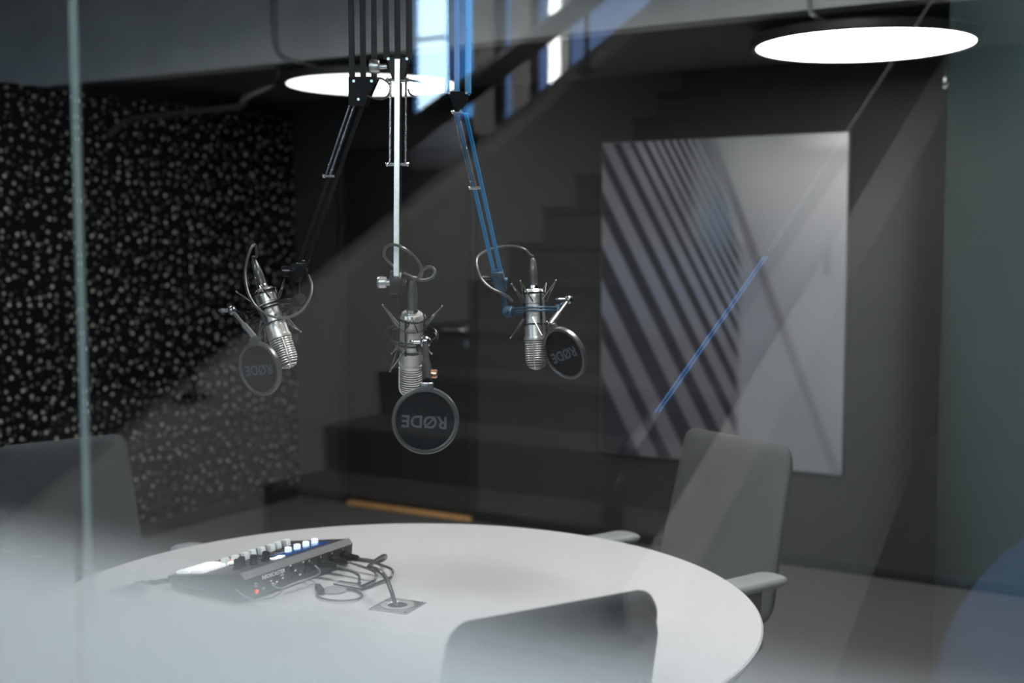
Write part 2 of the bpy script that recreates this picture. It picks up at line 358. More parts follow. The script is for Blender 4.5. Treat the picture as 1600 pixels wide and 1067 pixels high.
# lamps
def lamp(name, label, x, y, z, cord, top, group, em='lamp'):
    t = thing(name, label, 'ceiling lamp', (x, y, z), group)
    MB().lathe([(.405, .012), (.405, .004), (.425, 0), (.432, .006), (.432, .034), (.42, .042), (0, .042)], 72, (x, y, z)).build('lamp_case', 'lampcase', t)
    MB().lathe([(0, .002), (.36, .002), (.412, .006), (.412, .016), (0, .016)], 72, (x, y, z)).build('diffuser', em, t)
    if z > 2.5: MB().lathe([(.418, .006), (.418, -.085), (.430, -.085), (.430, .006)], 72, (x, y, z)).build('added_skirt', 'lampcase', t)  # added skirt that keeps light off the upper walls
    for a in range(3): MB().cyl((x+.25*math.cos(a*2.1+.5), y+.25*math.sin(a*2.1+.5), z+.04), (x+.25*math.cos(a*2.1+.5), y+.25*math.sin(a*2.1+.5), top), .005, n=8).build('hanging_rod', 'lampcase', t)
    if cord: MB().tube(cord, .0085, n=10, k=6).build('power_cord', 'lampcord', t)
    return t
for nm, lx, ly, px in (('L', -3.61, 4.71, 425), ('R', -1.285, 4.76, 1262)):
    a = oy(px, 0, YBULK-.03)
    if nm == 'L': cp = [V((a.x, YBULK-.03, ZC)), V((a.x, YBULK-.03, 2.62)), oy(427, 60, YBULK-.03), oy(434, 83, YBULK-.025), oz(455, 93, 2.36), oz(480, 101, 2.35), V((lx-.1, ly-.1, 2.335))]
    else: cp = [V((a.x, YBULK-.03, ZC)), V((a.x, YBULK-.03, 2.55)), oy(1265, 12, YBULK-.03), oy(1274, 26, YBULK-.02), oz(1295, 36, 2.36), oz(1312, 43, 2.35), V((lx-.1, ly-.1, 2.335))]
    lamp('ceiling_lamp', 'round glowing disc lamp partly behind the microphone arms' if nm == 'L' else 'round glowing disc lamp above the canvas print', lx, ly, 2.29, cp, ZS, 'round disc lamps', 'lampdim' if nm == 'L' else 'lamp')
for lx, ly in ((-1.02, 2.55), (-3.30, 2.55)):  # unseen lamps, added to light the table and beam
    lamp('ceiling_lamp', 'added unseen disc lamp under the high ceiling above the table' if lx > -2 else 'added unseen disc lamp under the high ceiling near the dotted wall', lx, ly, 2.86, None, ZC, 'round disc lamps', 'lampfill' if lx > -2 else 'lampfillhalf')

# ------------------------------------------------------------------ glass front
JX = -.983
for nm, x0, x1, lab in (('window_1', JX+.002, 1.8, 'large clear glass pane with a frosted lower band fading upward'), ('window_2', -4.9, JX-.002, 'narrower clear glass pane beyond the upright joint')):
    w = MB().box(((x0+x1)/2, G+.006, 1.475), (x1-x0, .012, 2.93)).build(nm, 'glass', smooth=False); struct(w, lab, 'window')
    f = MB().box(((x0+x1)/2, G-.0025, .70), (x1-x0, .0012, 1.38)).build('frosted_film', 'film', w, smooth=False); sub(f, 'milky frosted band fading to clear')
struct(MB().box((JX, G+.010, 1.475), (.0035, .004, 2.93)).build('trim_2', 'joint', smooth=False), 'pale upright joint between the two glass panes', 'glass joint')
struct(MB().box((-1.55, G+.006, 4.05), (6.9, .12, 2.2)).build('wall_front', 'corridor', smooth=False), 'black wall above the glass front', 'wall')

# ------------------------------------------------------------------ table
TX, TY, TZ, TR = -1.582, 2.13, .74, .80
tb = thing('round_table', 'large round pale grey table under the three microphones', 'table', (TX, TY, 0))
MB().lathe([(0, TZ), (TR-.004, TZ), (TR, TZ-.003), (TR, TZ-.008), (TR-.003, TZ-.0095)], 160, (TX, TY, 0)).build('tabletop', 'tabletop', tb)
sub(MB().lathe([(TR-.003, TZ-.0095), (TR-.006, TZ-.018), (TR-.05, TZ-.028), (0, TZ-.028)], 160, (TX, TY, 0)).build('table_edge', 'tabledge', tb), 'dark bevelled underside edge')
MB().lathe([(0, TZ-.028), (.16, TZ-.028), (.16, TZ-.045), (.05, TZ-.06), (.05, .03)], 40, (TX, TY, 0)).build('pedestal', 'chairplastic', tb)
MB().lathe([(.05, .03), (.20, .02), (.23, .012), (.23, 0), (0, 0)], 64, (TX, TY, 0)).build('base', 'chairplastic', tb)

# grommet + power cord
gc = V((-1.573, 2.127, TZ)); gr = Matrix.Rotation(math.radians(7), 3, 'Z')
g = thing('table_grommet', 'square steel cable plate with a round hole in the table centre', 'cable grommet', gc)
MB().box(gc+V((0, 0, .0015)), (.094, .094, .003), gr, bev=.001).build('plate', 'steel', g)
MB().lathe([(.036, .003), (.037, .005), (.024, .0052), (.022, .0035)], 40, gc).build('ring', 'nickel', g)
MB().lathe([(0, .0036), (.0225, .0036)], 32, gc).build('opening', 'rubber', g)
for sx, sy in ((1, 1), (-1, 1), (1, -1), (-1, -1)): MB().cyl(gc+gr @ V((sx*.04, sy*.04, .003)), gc+gr @ V((sx*.04, sy*.04, .0042)), .003, n=10).build('screw', 'chrome', g)
MB_XR = -1.872
pc = [gc+V((0, -.005, .0)), at(619, 944, (oz(619, 946, TZ)-EYE).dot(CF)), ]
dG = (gc-EYE).dot(CF)
pc = [gc+V((0, -.004, .001)), at(617, 942, dG-.005), at(611, 922, dG), at(603, 903, dG+.01), at(594, 893, dG+.03), at(584, 888, dG+.07), at(576, 886, dG+.11), V((-1.733, 2.265, TZ+.054)), V((-1.757, 2.325, TZ+.046)), V((-1.795, 2.375, TZ+.022)), V((-1.83, 2.39, TZ+.007)), V((-1.87, 2.39, TZ+.0055)), V((-1.96, 2.375, TZ+.0055))]
tag(MB().tube(pc, .0048, n=10).build('power_cord', 'cable'), 'thick grey cord rising in an arc out of the table grommet', 'cable')

# small round cap left of the mixer
pk = oz(203, 923, TZ)
k = thing('cable_cover', 'flat pale round cover on the table left of the mixer', 'cable cap', (pk.x, pk.y, TZ))
MB().lathe([(.042, 0), (.042, .003), (.036, .0045), (.034, .003)], 40, (pk.x, pk.y, TZ)).build('rim', 'armpad', k)
MB().lathe([(0, .003), (.034, .003)], 40, (pk.x, pk.y, TZ)).build('disc', 'mixtrim', k)

# ------------------------------------------------------------------ mixer
MX0, MX1, MY0, MY1 = -2.115, -1.872, 1.965, 2.345
mz0 = TZ+.006
mx = thing('podcast_mixer', 'black podcast mixer with white pads and faders on the round table', 'mixer', ((MX0+MX1)/2, (MY0+MY1)/2, TZ))
ZF, ZR = TZ+.032, TZ+.068
def mtop(x): return ZF+(ZR-ZF)*(x-MX0)/(MX1-.012-MX0)
prof = [(MX0+.016, mz0), (MX0, ZF-.002), (MX0+.004, ZF), (MX1-.016, ZR-.001), (MX1-.012, ZR), (MX1, ZR-.012), (MX1-.004, mz0+.002), (MX1-.02, mz0)]
MB().prism([(x, MY0, z) for x, z in prof], (0, MY1-MY0, 0)).build('chassis', 'mixer', mx)
sl = math.atan2(ZR-ZF, MX1-.012-MX0); RS = Matrix.Rotation(-sl, 3, 'Y')
def mp(x, y, dz=0): return V((x, y, mtop(x)+dz))
MB().prism([(MX1-.017, MY0-.0006, ZR-.0005), (MX1-.0118, MY0-.0006, ZR+.0012), (MX1+.0008, MY0-.0006, ZR-.0115), (MX1-.001, MY0-.0006, ZR-.016)], (0, MY1-MY0+.0012, 0)).build('top_trim', 'mixtrim', mx)
for x in (MX0+.04, MX1-.03):
    for y in (MY0+.03, MY1-.03): MB().cyl((x, y, TZ), (x, y, mz0), .012).build('foot', 'rubber', mx)
for i in range(2):
    for j in range(4):
        MB().box(mp(MX0+.036+i*.047, MY0+.022+j*.0262, .003), (.042, .0225, .008), RS, bev=.003).build('sound_pad', 'pad', mx)
for x, y in ((-1.947, 2.020), (-1.958, 2.045), (-1.937, 2.062), (-1.934, 2.100)):
    MB().lathe([(.0105, 0), (.0105, .003), (.0085, .004), (.0082, .020), (.007, .022), (0, .022)], 24, mp(x, y)).build('knob', 'rubber', mx)
MB().box(mp(-1.936, 2.225, .001), (.050, .150, .003), RS, bev=.001).build('touchscreen', 'screen', mx)
for j in range(3): MB().box(mp(-1.922+.004*(j % 2), 2.112+j*.013, .002), (.020, .010, .004), RS, bev=.001).build('lit_button', 'padled', mx)
for j in range(4): MB().lathe([(.0085, 0), (.0083, .011), (.007, .012), (0, .012)], 20, mp(-1.945, 2.190+j*.0325, .001)).build('encoder_knob', 'padled', mx)
for j in range(8):
    y = 2.058+j*.030
    fd = MB().box(mp(-1.995, y, .0006), (.085, .003, .0012), RS).build('fader_slot', 'rubber', mx)
    MB().box(mp(-2.022+.003*(j % 3), y, .009), (.015, .016, .018), RS, bev=.002).build('fader_cap', 'cap', fd)
    if j < 3: MB().box(mp(-2.06, y-.012, .002), (.010, .010, .005), RS, bev=.001).build('solo_button', 'redled' if j == 2 else 'padled', mx)
# rear panel
RXN = V((1, 0, 0))
def rp(y, z, dx=.0015): return V((MX1+dx-.004*(ZR-.012-z)/(ZR-.012-mz0), y, z))
text_part('lettering', 'RØDECASTER', .0125, rp(MY0+.092, TZ+.047, .001), (0, 1, 0), (0, 0, 1), 'ink', mx, .0003, .0002)
text_part('lettering', 'PRO', .006, rp(MY0+.122, TZ+.038, .001), (0, 1, 0), (0, 0, 1), 'ink', mx, .0003)
for i, n_ in enumerate('4321'):
    text_part('digit', n_, .008, rp(MY0+.216+i*.042, TZ+.050, .001), (0, 1, 0), (0, 0, 1), 'ink', mx, .0003)
for y, z, r in ((.155, .044, .0055), (.175, .03, .0055), (.205, .046, .006), (.205, .028, .006), (.16, .022, .005), (.235, .03, .006)):
    MB().cyl(rp(MY0+y, TZ+z, -.001), rp(MY0+y, TZ+z, .003), r, n=18).build('jack_socket', 'blackmetal', mx)
for y, z in ((.15, .054), (.168, .038), (.195, .052), (.225, .042), (.185, .024), (.09, .026), (.085, .033), (.105, .026), (.125, .03)):
    MB().box(rp(MY0+y, TZ+z, .0008), (.0006, .006, .0035), bev=0).build('panel_mark', 'ink', mx)
for y in (.06, .095): MB().box(rp(MY0+y, TZ+.022, .001), (.002, .011, .006), bev=.001).build('usb_socket', 'steel', mx)
MB().torus(rp(MY0+.035, TZ+.036, .001), (1, 0, 0), .004, .0006, 20, 5).build('power_mark', 'ink', mx)
MB().cyl(rp(MY0+.038, TZ+.02, -.001), rp(MY0+.038, TZ+.02, .003), .0048, n=16).build('power_button', 'redled', mx)
for i in range(4): MB().cyl(rp(MY0+.216+i*.042, TZ+.034, -.001), rp(MY0+.216+i*.042, TZ+.034, .003), .0125, n=24).build('microphone_socket', 'blackmetal', mx)
# cables plugged into the mixer
lbl = ['thick audio cable in the nearest microphone socket of the mixer', 'thick audio cable in the second microphone socket of the mixer', 'thick audio cable in the third microphone socket of the mixer', 'thick audio cable in the far end microphone socket of the mixer']
for i in range(1, 4):
    y = MY0+.216+i*.042; b = rp(y, TZ+.034)
    t = thing('audio_cable', lbl[i], 'cable', b, 'audio cables plugged into the mixer')
    q = MB().lathe([(.0098, 0), (.0098, .022), (.0088, .024), (.0078, .044), (.005, .05), (0, .05)], 20, b, (1, 0, 0)); sub(q.build('plug', 'blackmetal', t), 'dark metal plug')
    e = b+V((.048, 0, 0)); xo = -1.760+.016*i; yo = 2.216-.010*i; zt = TZ+.0045
    MB().tube([e, e+V((.018, 0, -.001)), V((xo-.012, y-.004, b.z-.010)), V((xo, y-.016, b.z-.024)), V((xo, y-.034, zt+.003)) if i > 1 else V((xo, y-.012, zt+.004)), V((xo-.004, yo+.006, zt)), V((xo-.018, yo, zt)), V((-1.800, yo-.001, zt))], .0033, n=8).build('cord', 'cable', t)
def tz(px, py, h=0): return oz(px, py, TZ+h)
hp = thing('thin_cord', 'thin cord looping down from the headphone sockets of the mixer', 'cable', rp(MY0+.205, TZ+.046))
b = rp(MY0+.205, TZ+.046)
MB().lathe([(.0045, 0), (.0045, .02), (.002, .026), (0, .026)], 14, b, (1, 0, 0)).build('plug', 'rubber', hp)
MB().tube([b+V((.024, 0, 0)), ox(497, 888, -1.835), ox(500, 895, -1.835), ox(488, 902, -1.84), ox(466, 908, -1.845), ox(446, 917, -1.85), tz(437, 926, .004), tz(424, 933, .003), tz(408, 936, .003), oy(392, 936, 1.945), oy(377, 928, 1.95), oy(369, 921, 1.955)], .0016, n=6).build('cord', 'armpad', hp)
b = rp(MY0+.235, TZ+.03)
hp = thing('thin_cord', 'thin wavy cord running along the mixer to a small black plug', 'cable', b)
MB().tube([rp(MY0+.10, TZ+.022, .004), ox(425, 914, -1.85), ox(440, 919, -1.84), ox(460, 912, -1.84), ox(478, 907, -1.84), ox(489, 908, -1.835), tz(498, 916, .008)], .0016, n=6).build('cord', 'armpad', hp)
a = tz(496, 916, .008); c = tz(503, 925, .008)
MB().bar(a, c, .012, .012, (0, 0, 1)).build('plug', 'rubber', hp)
cc = tz(522, 921, .004)
ck = thing('cable_coil', 'small ring of coiled grey cable lying beside the mixer cables', 'cable', (cc.x, cc.y, TZ))
rg = tz(531, 930, .003)
pts = [V((rg.x+.058*math.cos(a)*(.92+.004*i), rg.y+.030*math.sin(a)*1.5, TZ+.003+.0008*i/6)) for i, a in enumerate([2*PI*k_/18 for k_ in range(19)])]
MB().tube(pts, .0022, n=6, k=3).build('loop', 'cable', ck)
MB().lathe([(0, .006), (.026, .006), (.03, .004), (.03, 0)], 36, (cc.x, cc.y, TZ)).build('velcro_disc', 'armpad', ck)
fl = thing('usb_cord', 'flat dark cord leaving the low side of the mixer', 'cable', tz(262, 909))
MB().tube([V((MX0+.03, MY0+.10, TZ+.004)), tz(262, 908, .004), tz(244, 911, .004), tz(232, 911, .004)], 0, sq=(.014, .006), up=(0, 0, 1), k=4).build('cord', 'rubber', fl)
MB().tube([tz(232, 911, .004), tz(222, 908, .003), tz(213, 911, .003), tz(205, 916, .006)], .0025, n=6).build('tail', 'rubber', fl)

# ------------------------------------------------------------------ chairs
def chair(label, top, f, hue, hgt=.985, width=.43):
    """top = world point at the middle of the backrest's top edge; f = facing direction."""
    f = V((f[0], f[1], 0)).normalized(); r = V((f.y, -f.x, 0)); rec = math.radians(13)
    bt = V((top.x, top.y, 0)); L = hgt-.50
    base = bt+f*(math.tan(rec)*L+.21)            # seat centre on the floor
    t = thing('office_chair', label, 'chair', base, 'grey office chairs round the table')
    up = (V((0, 0, 1))*math.cos(rec)-f*math.sin(rec)).normalized(); nrm = (f*math.cos(rec)+V((0, 0, 1))*math.sin(rec)).normalized()
    bc = bt+V((0, 0, hgt))-up*(L/math.cos(rec)/2)
    bh = L/math.cos(rec)
    MB().cushion(width*1.04, bh, .042, .05, lambda x, y, z: bc+r*x+up*y+nrm*(z+.10*x*x-.025*math.cos(y/bh*PI)+.02), taper=.10).build('backrest', hue, t)
    sh = MB().cushion(width*.98, bh*.96, .05, .02, lambda x, y, z: bc+r*x+up*(y-.005)+nrm*(z-.022+.10*x*x-.025*math.cos(y/bh*PI)+.02), taper=.10); sub(sh.build('back_shell', 'chairplastic', t), 'dark plastic shell')
    sc = base+V((0, 0, .455))
    MB().cushion(.47, .46, .09, .075, lambda x, y, z: sc+r*x+f*(y+.01)+V((0, 0, z-.02*(y > .12)*(y-.12)/.1))).build('seat', hue, t)
    MB().bar(sc-f*.10-V((0, 0, .05)), bc-up*bh*.32-nrm*.045, .07, .022, r).build('back_support', 'chairplastic', t)
    for s in (-1, 1):
        ac = base+r*s*.287-f*.035+V((0, 0, .662))
        ap = MB().cushion(.085, .27, .035, .03, lambda x, y, z: ac+r*x+f*y+V((0, 0, z-.1*y*y*4*.2)), n=40).build('armrest', 'armpad', t)
        pst = MB().tube([ac-f*.03-V((0, 0, .012)), ac-f*.02-V((0, 0, .10)), ac+f*.015-r*s*.012-V((0, 0, .20)), ac+f*.02-r*s*.05-V((0, 0, .265)), ac+f*.0-r*s*.16-V((0, 0, .275))], 0, sq=(.045, .022), up=f, k=5)
        pst.build('arm_post', 'chairplastic', ap)
    MB().box(base+V((0, 0, .395)), (.18, .18, .05), bev=.01).build('mechanism', 'chairplastic', t)
    MB().cyl(base+V((0, 0, .10)), base+V((0, 0, .38)), .026, n=20).build('gas_column', 'blackmetal', t)
    for i in range(5):
        a = i*2*PI/5+.3+math.atan2(f.y, f.x); dr = V((math.cos(a), math.sin(a), 0))
        lg = MB().tube([base+V((0, 0, .105)), base+dr*.12+V((0, 0, .10)), base+dr*.27+V((0, 0, .075))], 0, sq=(.045, .03), up=(0, 0, 1), k=3).build('leg', 'chairplastic', t)
        sd = dr.cross(V((0, 0, 1))); c = base+dr*.265+V((0, 0, .03)); w = MB()
        w.cyl(c+sd*.012, c+sd*.028, .03, n=20); w.cyl(c-sd*.012, c-sd*.028, .03, n=20); w.cyl(c-sd*.03, c+sd*.03, .008, n=8); w.cyl(c, c+V((0, 0, .045)), .009, n=8)
        w.build('caster', 'rubber', lg)
    return t
HT = .985
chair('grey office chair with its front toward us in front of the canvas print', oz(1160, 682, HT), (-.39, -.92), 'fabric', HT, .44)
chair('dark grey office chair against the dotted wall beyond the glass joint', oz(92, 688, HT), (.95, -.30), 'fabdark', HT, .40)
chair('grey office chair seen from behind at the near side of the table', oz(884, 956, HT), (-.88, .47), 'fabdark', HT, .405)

# ------------------------------------------------------------------ microphones
hub = thing('ceiling_mount', 'black ceiling pole and round plate that carries the microphone arms', 'mount', (-1.56, 2.14, 2.46))
MB().cyl((-1.56, 2.14, 2.46), (-1.56, 2.14, ZC), .022, n=20).build('pole', 'black', hub)
MB().lathe([(0, .0), (.22, 0), (.22, .012), (.03, .016), (.03, .05), (0, .05)], 48, (-1.56, 2.14, 2.455)).build('plate', 'black', hub)

def boom(label, elbow, head, barm, front, group='spring boom arms', lower='pair', blue=False):
    """elbow, head: world points. front: unit vector along which the paired bars are offset."""
    t = thing('boom_arm', label, 'microphone arm', elbow, group)
    lat = V(front).normalized()
    topz = 2.455; U = V((elbow.x, elbow.y, topz))
    dr = (head-elbow).normalized()
    oth = V((0, 0, 1)).cross(lat).normalized()
    for a, b in ((-1, -1), (-.15, 1), (1, -1), (.85, 1)):
        MB().bar(elbow+lat*a*.0235+oth*b*.016+V((0, 0, .012)), U+lat*a*.027+oth*b*.016, .0115, .0115, lat).build('upper_bar', barm, t)
    MB().box(U-V((0, 0, .02)), (.07, .05, .04), Matrix((lat, oth, V((0, 0, 1)))).transposed(), bev=.004).build('top_clamp', 'black', t)
    # elbow
    lo = dr.cross(lat).normalized()
    for s in (-1, 1):
        e_ = .7 if lower == 'flat' or blue else 1
        pl = [elbow+(lat*.031+V((0, 0, .022)))*e_, elbow+(-lat*.031+V((0, 0, .022)))*e_, elbow-lat*.017*e_+dr*.042*e_, elbow+lat*.017*e_+dr*.042*e_]
        MB().prism([p+oth*s*.021-oth*.0015 for p in pl], oth*.003).build('elbow_plate', 'black', t)
    for p in (elbow+lat*.019+V((0, 0, .012)), elbow-lat*.019+V((0, 0, .012)), elbow+dr*.028):
        MB().cyl(p-oth*.026, p+oth*.026, .0032, n=12).build('pivot_bolt', 'chrome', t)
    s0 = elbow+dr*.03; s1 = head-dr*.012
    offs = (-.0095, .0095)
    if lower == 'flat':
        MB().bar(elbow-dr*.008-CF*.030, s1-CF*.012, .0105, .007, lat).build('lower_bar', 'steel', t)
        MB().bar(s0-CF*-.02, s1-CF*-.02, .0105, .007, lat).build('lower_bar', barm, t)
        sp_off = [(-.0155, 0), (.0165, 0)]
    else:
        for o in offs: MB().bar(s0+lat*o, s1+lat*o*.85, .0085, .009, lat).build('lower_bar', barm, t)
        sp_off = [(-.016, .0), (-.006, -.016)]
    n0, n1 = (.034, .205)
    for (a, b) in sp_off:
        p, q = elbow+dr*n0+lat*a-CF*.012, elbow+dr*n1+lat*a*(1 if lower == 'flat' else .9)-CF*.012
        spg = MB(); spg.tube([p, q], .0022, n=10, k=1)
        # coil ridges
        nn = 46
        x, y, z = frame_of(q-p); Ln = (q-p).length
        hp_ = [p+z*Ln*i/(nn*6)+(x*math.cos(2*PI*i/6)+y*math.sin(2*PI*i/6))*.0024 for i in range(nn*6+1)]
        spg.tube(hp_, .0007, n=4, k=1); spg.build('spring', 'wire', t)
    for n_ in (n0-.004, n1):
        pn = MB(); c = elbow+dr*n_-CF*.012; w = .021 if lower == 'flat' else .018
        pn.cyl(c-lat*w, c+lat*w*(1 if lower == 'flat' else .3), .0035, n=10); pn.ball(c-lat*w, .0048, 10)
        if lower == 'flat': pn.ball(c+lat*w, .0048, 10)
        pn.build('spring_pin', 'chrome', t)
    hk = MB(); hk.box(head, (.028, .030, .05), Matrix((lat, lat.cross(dr).normalized(), dr)).transposed(), bev=.004); hk.cyl(head-lat*.02, head+lat*.02, .007, n=14)
    hk.build('head_joint', 'bluedark' if blue else 'blackmetal', t)
    kb = MB().lathe([(0, .012), (.007, .012), (.007, .021), (.0115, .022), (.0125, .036), (.010, .04), (0, .04)], 20, head, tuple(-lat)); kb.build('tilt_knob', 'steel' if lower == 'flat' else 'blackmetal', t)
    return t
def knurled(t, p, ax, m='steel'):
    q = MB(); q.cyl(p, p+V(ax)*.022, .0055, n=14); q.lathe([(0, .016), (.013, .016), (.0145, .019), (.0145, .033), (.013, .036), (0, .036)], 18, p, tuple(ax)); return q.build('elbow_knob', m, t)

def mic_set(tag_, top, axis, out, boom_head, fc, fn, frad, nlab, slab, plab, clab, cable, bl=False, txtup=None, lookdim=False):
    axis = V(axis).normalized()                       # from the connector end to the grille
    ox_ = (V(out)-axis*V(out).dot(axis)).normalized(); oy_ = axis.cross(ox_).normalized()
    def L(x, y, z): return top+ox_*x+oy_*y+axis*z     # z along the microphone
    # --- microphone
    t = thing('microphone', nlab, 'microphone', top, 'studio microphones')
    MB().lathe([(0, 0), (.0195, 0), (.0215, .002), (.0235, .010), (.0243, .012), (.0243, .020), (.0240, .022), (.0245, .05), (.0245, .105), (.0248, .112)], 40, top, tuple(axis)).build('body', 'nickel', t)
    MB().lathe([(.0246, .111), (.0264, .1115), (.0268, .115), (.0264, .1195), (.0250, .120)], 40, top, tuple(axis)).build('trim_ring', 'nickel', t)
    gp = [(.0240, .118), (.0236, .160), (.0222, .170), (.0205, .178), (.016, .1835), (.010, .1855), (0, .186)]
    core = MB().lathe(gp, 40, top, tuple(axis)).build('grille', 'grillecore', t)
    rb = MB()
    for i in range(11):
        z0 = .1235+i*.0053; e = .0246 if z0 < .160 else .0246-(z0-.160)**2*14
        rb.torus(L(0, 0, z0), tuple(axis), e, .00165, 40, 6)
    rb.torus(L(0, 0, .1830), tuple(axis), .0165, .0016, 32, 6); rb.torus(L(0, 0, .1858), tuple(axis), .0095, .0014, 24, 6)
    rb.build('grille_wires', 'grille', core)
    for s in (-1, 1):
        MB().tube([L(0, s*.0262, .121), L(0, s*.0262, .160), L(0, s*.0235, .175), L(0, s*.016, .185), L(0, 0, .188)], .0014, n=6).build('grille_seam', 'nickel', t)
    MB().lathe([(0, -.0095), (.0118, -.0095), (.0122, -.008), (.0122, .001)], 28, top, tuple(axis)).build('socket', 'chrome', t)
    MB().torus(L(0, 0, .034), tuple(axis), .0246, .0006, 40, 6).build('groove', 'rubber', t)
    MB().lathe([(0, .0), (.0022, 0), (.0022, .0012), (0, .0014)], 12, L(0, -.0243, .045) if bl else top+axis*.045-CF*.0243, tuple(-CF)).build('gold_dot', 'copper', t)
    # --- shock mount
    sm = thing('shock_mount', slab, 'shock mount', L(0, 0, .05), 'wire cradle shock mounts')
    wm = 'wire'
    for z_ in (.046, .053): MB().torus(L(0, 0, z_), tuple(axis), .0525, .0026, 56, 8).build('outer_ring', 'blackmetal' if not bl else 'bluedark', sm)
    inn = MB(); inn.torus(L(0, 0, .010), tuple(axis), .0285, .0022, 40, 8); inn.torus(L(0, 0, .082), tuple(axis), .0275, .0018, 40, 8)
    for a in (.8, .8+PI/2, .8+PI, .8+3*PI/2):
        c, s = math.cos(a), math.sin(a); inn.tube([L(c*.0285, s*.0285, .006), L(c*.0282, s*.0282, .03), L(c*.0275, s*.0275, .086)], .0023, n=6)
    inn.build('inner_cage', 'blackmetal', sm)
    for k_ in range(4):
        a = k_*PI/2+.35; w_ = MB()
        def C(aa, r, z): return L(math.cos(aa)*r, math.sin(aa)*r, z)
        w_.tube([C(a-.42, .0285, .030), C(a, .060, -.016), C(a+.42, .0285, .030)], .0018, n=6, k=1)
        w_.tube([C(a+.37, .0275, .068), C(a+.79, .060, .112), C(a+1.21, .0275, .068)], .0018, n=6, k=1)
        w_.ball(C(a, .060, -.016), .0026, 8); w_.ball(C(a+.79, .060, .112), .0026, 8)
        w_.build('elastic_cord', wm, sm)
    br = MB(); bm_ = 'bluedark' if bl else 'blackmetal'
    a0 = L(-.0525, 0, .0495)
    j0 = L(-.066, 0, .0495)
    br.box(L(-.060, 0, .0495), (.020, .022, .026), Matrix((ox_, oy_, axis)).transposed(), bev=.003)
    br.tube([j0, L(-.072, 0, .03), (boom_head*.6+L(-.07, 0, .02)*.4), boom_head], lambda t_: .0075-.001*t_, n=12)
    br.ball(j0, .0115, 14); br.cyl(j0-oy_*.022, j0+oy_*.022, .0055, n=14)
    br.build('swivel_bracket', bm_, sm)
    kb = MB().lathe([(0, .0), (.0105, .0), (.0115, .003), (.0115, .012), (.0095, .014), (0, .014)], 20, j0-oy_*.020, tuple(-oy_)); kb.build('clamp_knob', 'steel' if tag_ == 'C' else bm_, sm)
    # stalk seat on the filter side
    J = L(.082, 0, .028)
    st = MB(); st.box(L(.056, 0, .0495), (.012, .018, .022), Matrix((ox_, oy_, axis)).transposed(), bev=.002); st.tube([L(.060, 0, .046), L(.072, 0, .034), J], .0045, n=10)
    st.build('stalk_seat', bm_, sm)
    # --- pop filter
    fn = V(fn).normalized(); upv = (V(txtup)-fn*V(txtup).dot(fn)).normalized()
    T = fc+upv*frad
    pf = thing('pop_filter', plab, 'pop filter', fc, 'round pop filters')
    x, y, z = frame_of(fn)
    MB().lathe([(frad-.006, .0035), (frad-.003, .0055), (frad+.001, .005), (frad+.0025, .0015), (frad+.0025, -.0055), (frad, -.0075), (frad-.005, -.0065), (frad-.006, -.003)], 72, fc, tuple(fn)).build('rim', 'rim', pf)
    MB().lathe([(0, .0022), (frad*.5, .0020), (frad-.005, .0008), (frad-.005, -.0012), (0, -.0002)], 64, fc, tuple(fn)).build('fabric', 'mesh', pf)
    ux = upv.cross(fn).normalized()
    text_part('logo', 'RØDE', frad*.53, fc-upv*frad*.02+fn*.0026+ux*frad*-.02, -ux, -upv, 'logo', pf, .0003, .0007)
    text_part('registered_mark', '®', frad*.16, fc-upv*frad*.20+fn*.0026-ux*frad*.66, -ux, -upv, 'logo', pf, .0003, 0)
    cl = MB(); cl.box(T+upv*.004-fn*.001, (.026, .016, .014), Matrix((ux, upv, fn)).transposed(), bev=.003); cl.build('rim_clip', 'rim' if tag_ != 'C' else 'wire', pf)
    P2 = T+upv*.012
    md = (J+P2)/2
    sk = MB(); sk.ball(J, .0120 if tag_ == 'C' else .0105, 16); sk.cyl(J, J-CR*.024, .0045, n=12); sk.box(J-CR*.026, (.010, .008, .006), bev=.001)
    sub(sk.build('ball_joint', 'chrome' if tag_ == 'C' else 'wire', pf), 'shiny ball joint')
    rod = MB(); rod.tube([J, J*.45+P2*.55, P2], .0042 if tag_ != 'C' else .0062, n=12, k=1); rod.cyl(J*.45+P2*.55, P2, .0072 if tag_ != 'C' else .009, n=14)
    rod.build('stalk', 'steel' if tag_ != 'C' else 'rubber', pf)
    k2 = P2*.8+J*.2
    sc_ = MB().lathe([(0, 0), (.008, 0), (.0085, .01), (.007, .012), (0, .012)], 16, k2+ux*.008, tuple(ux)) if tag_ == 'C' else MB().lathe([(0, 0), (.006, 0), (.0065, .01), (.005, .012), (0, .012)], 16, k2-ux*.006, tuple(-ux))
    sc_.build('stalk_screw', 'copper' if tag_ == 'C' else 'blackmetal', pf)
    # --- cable
    cb = thing('microphone_cable', clab, 'cable', top-axis*.01, 'looped microphone cables')
    sub(MB().lathe([(0, -.0095), (.0098, -.0098), (.0098, -.030), (.0105, -.032), (.0085, -.056), (.006, -.070), (.0045, -.072), (0, -.072)], 24, top, tuple(axis)).build('plug', 'cable', cb), 'dark tapered plug')
    MB().tube([top-axis*.071, top-axis*.078]+cable, .0031, n=10, k=7).build('cord', 'cable', cb)

def px_axis(p0, p1, dz):        # direction from two image points plus a component towards the viewer
    a = camdir(p1[0]-p0[0], -(p1[1]-p0[1]), 0); return (a+(-CF)*dz).normalized()

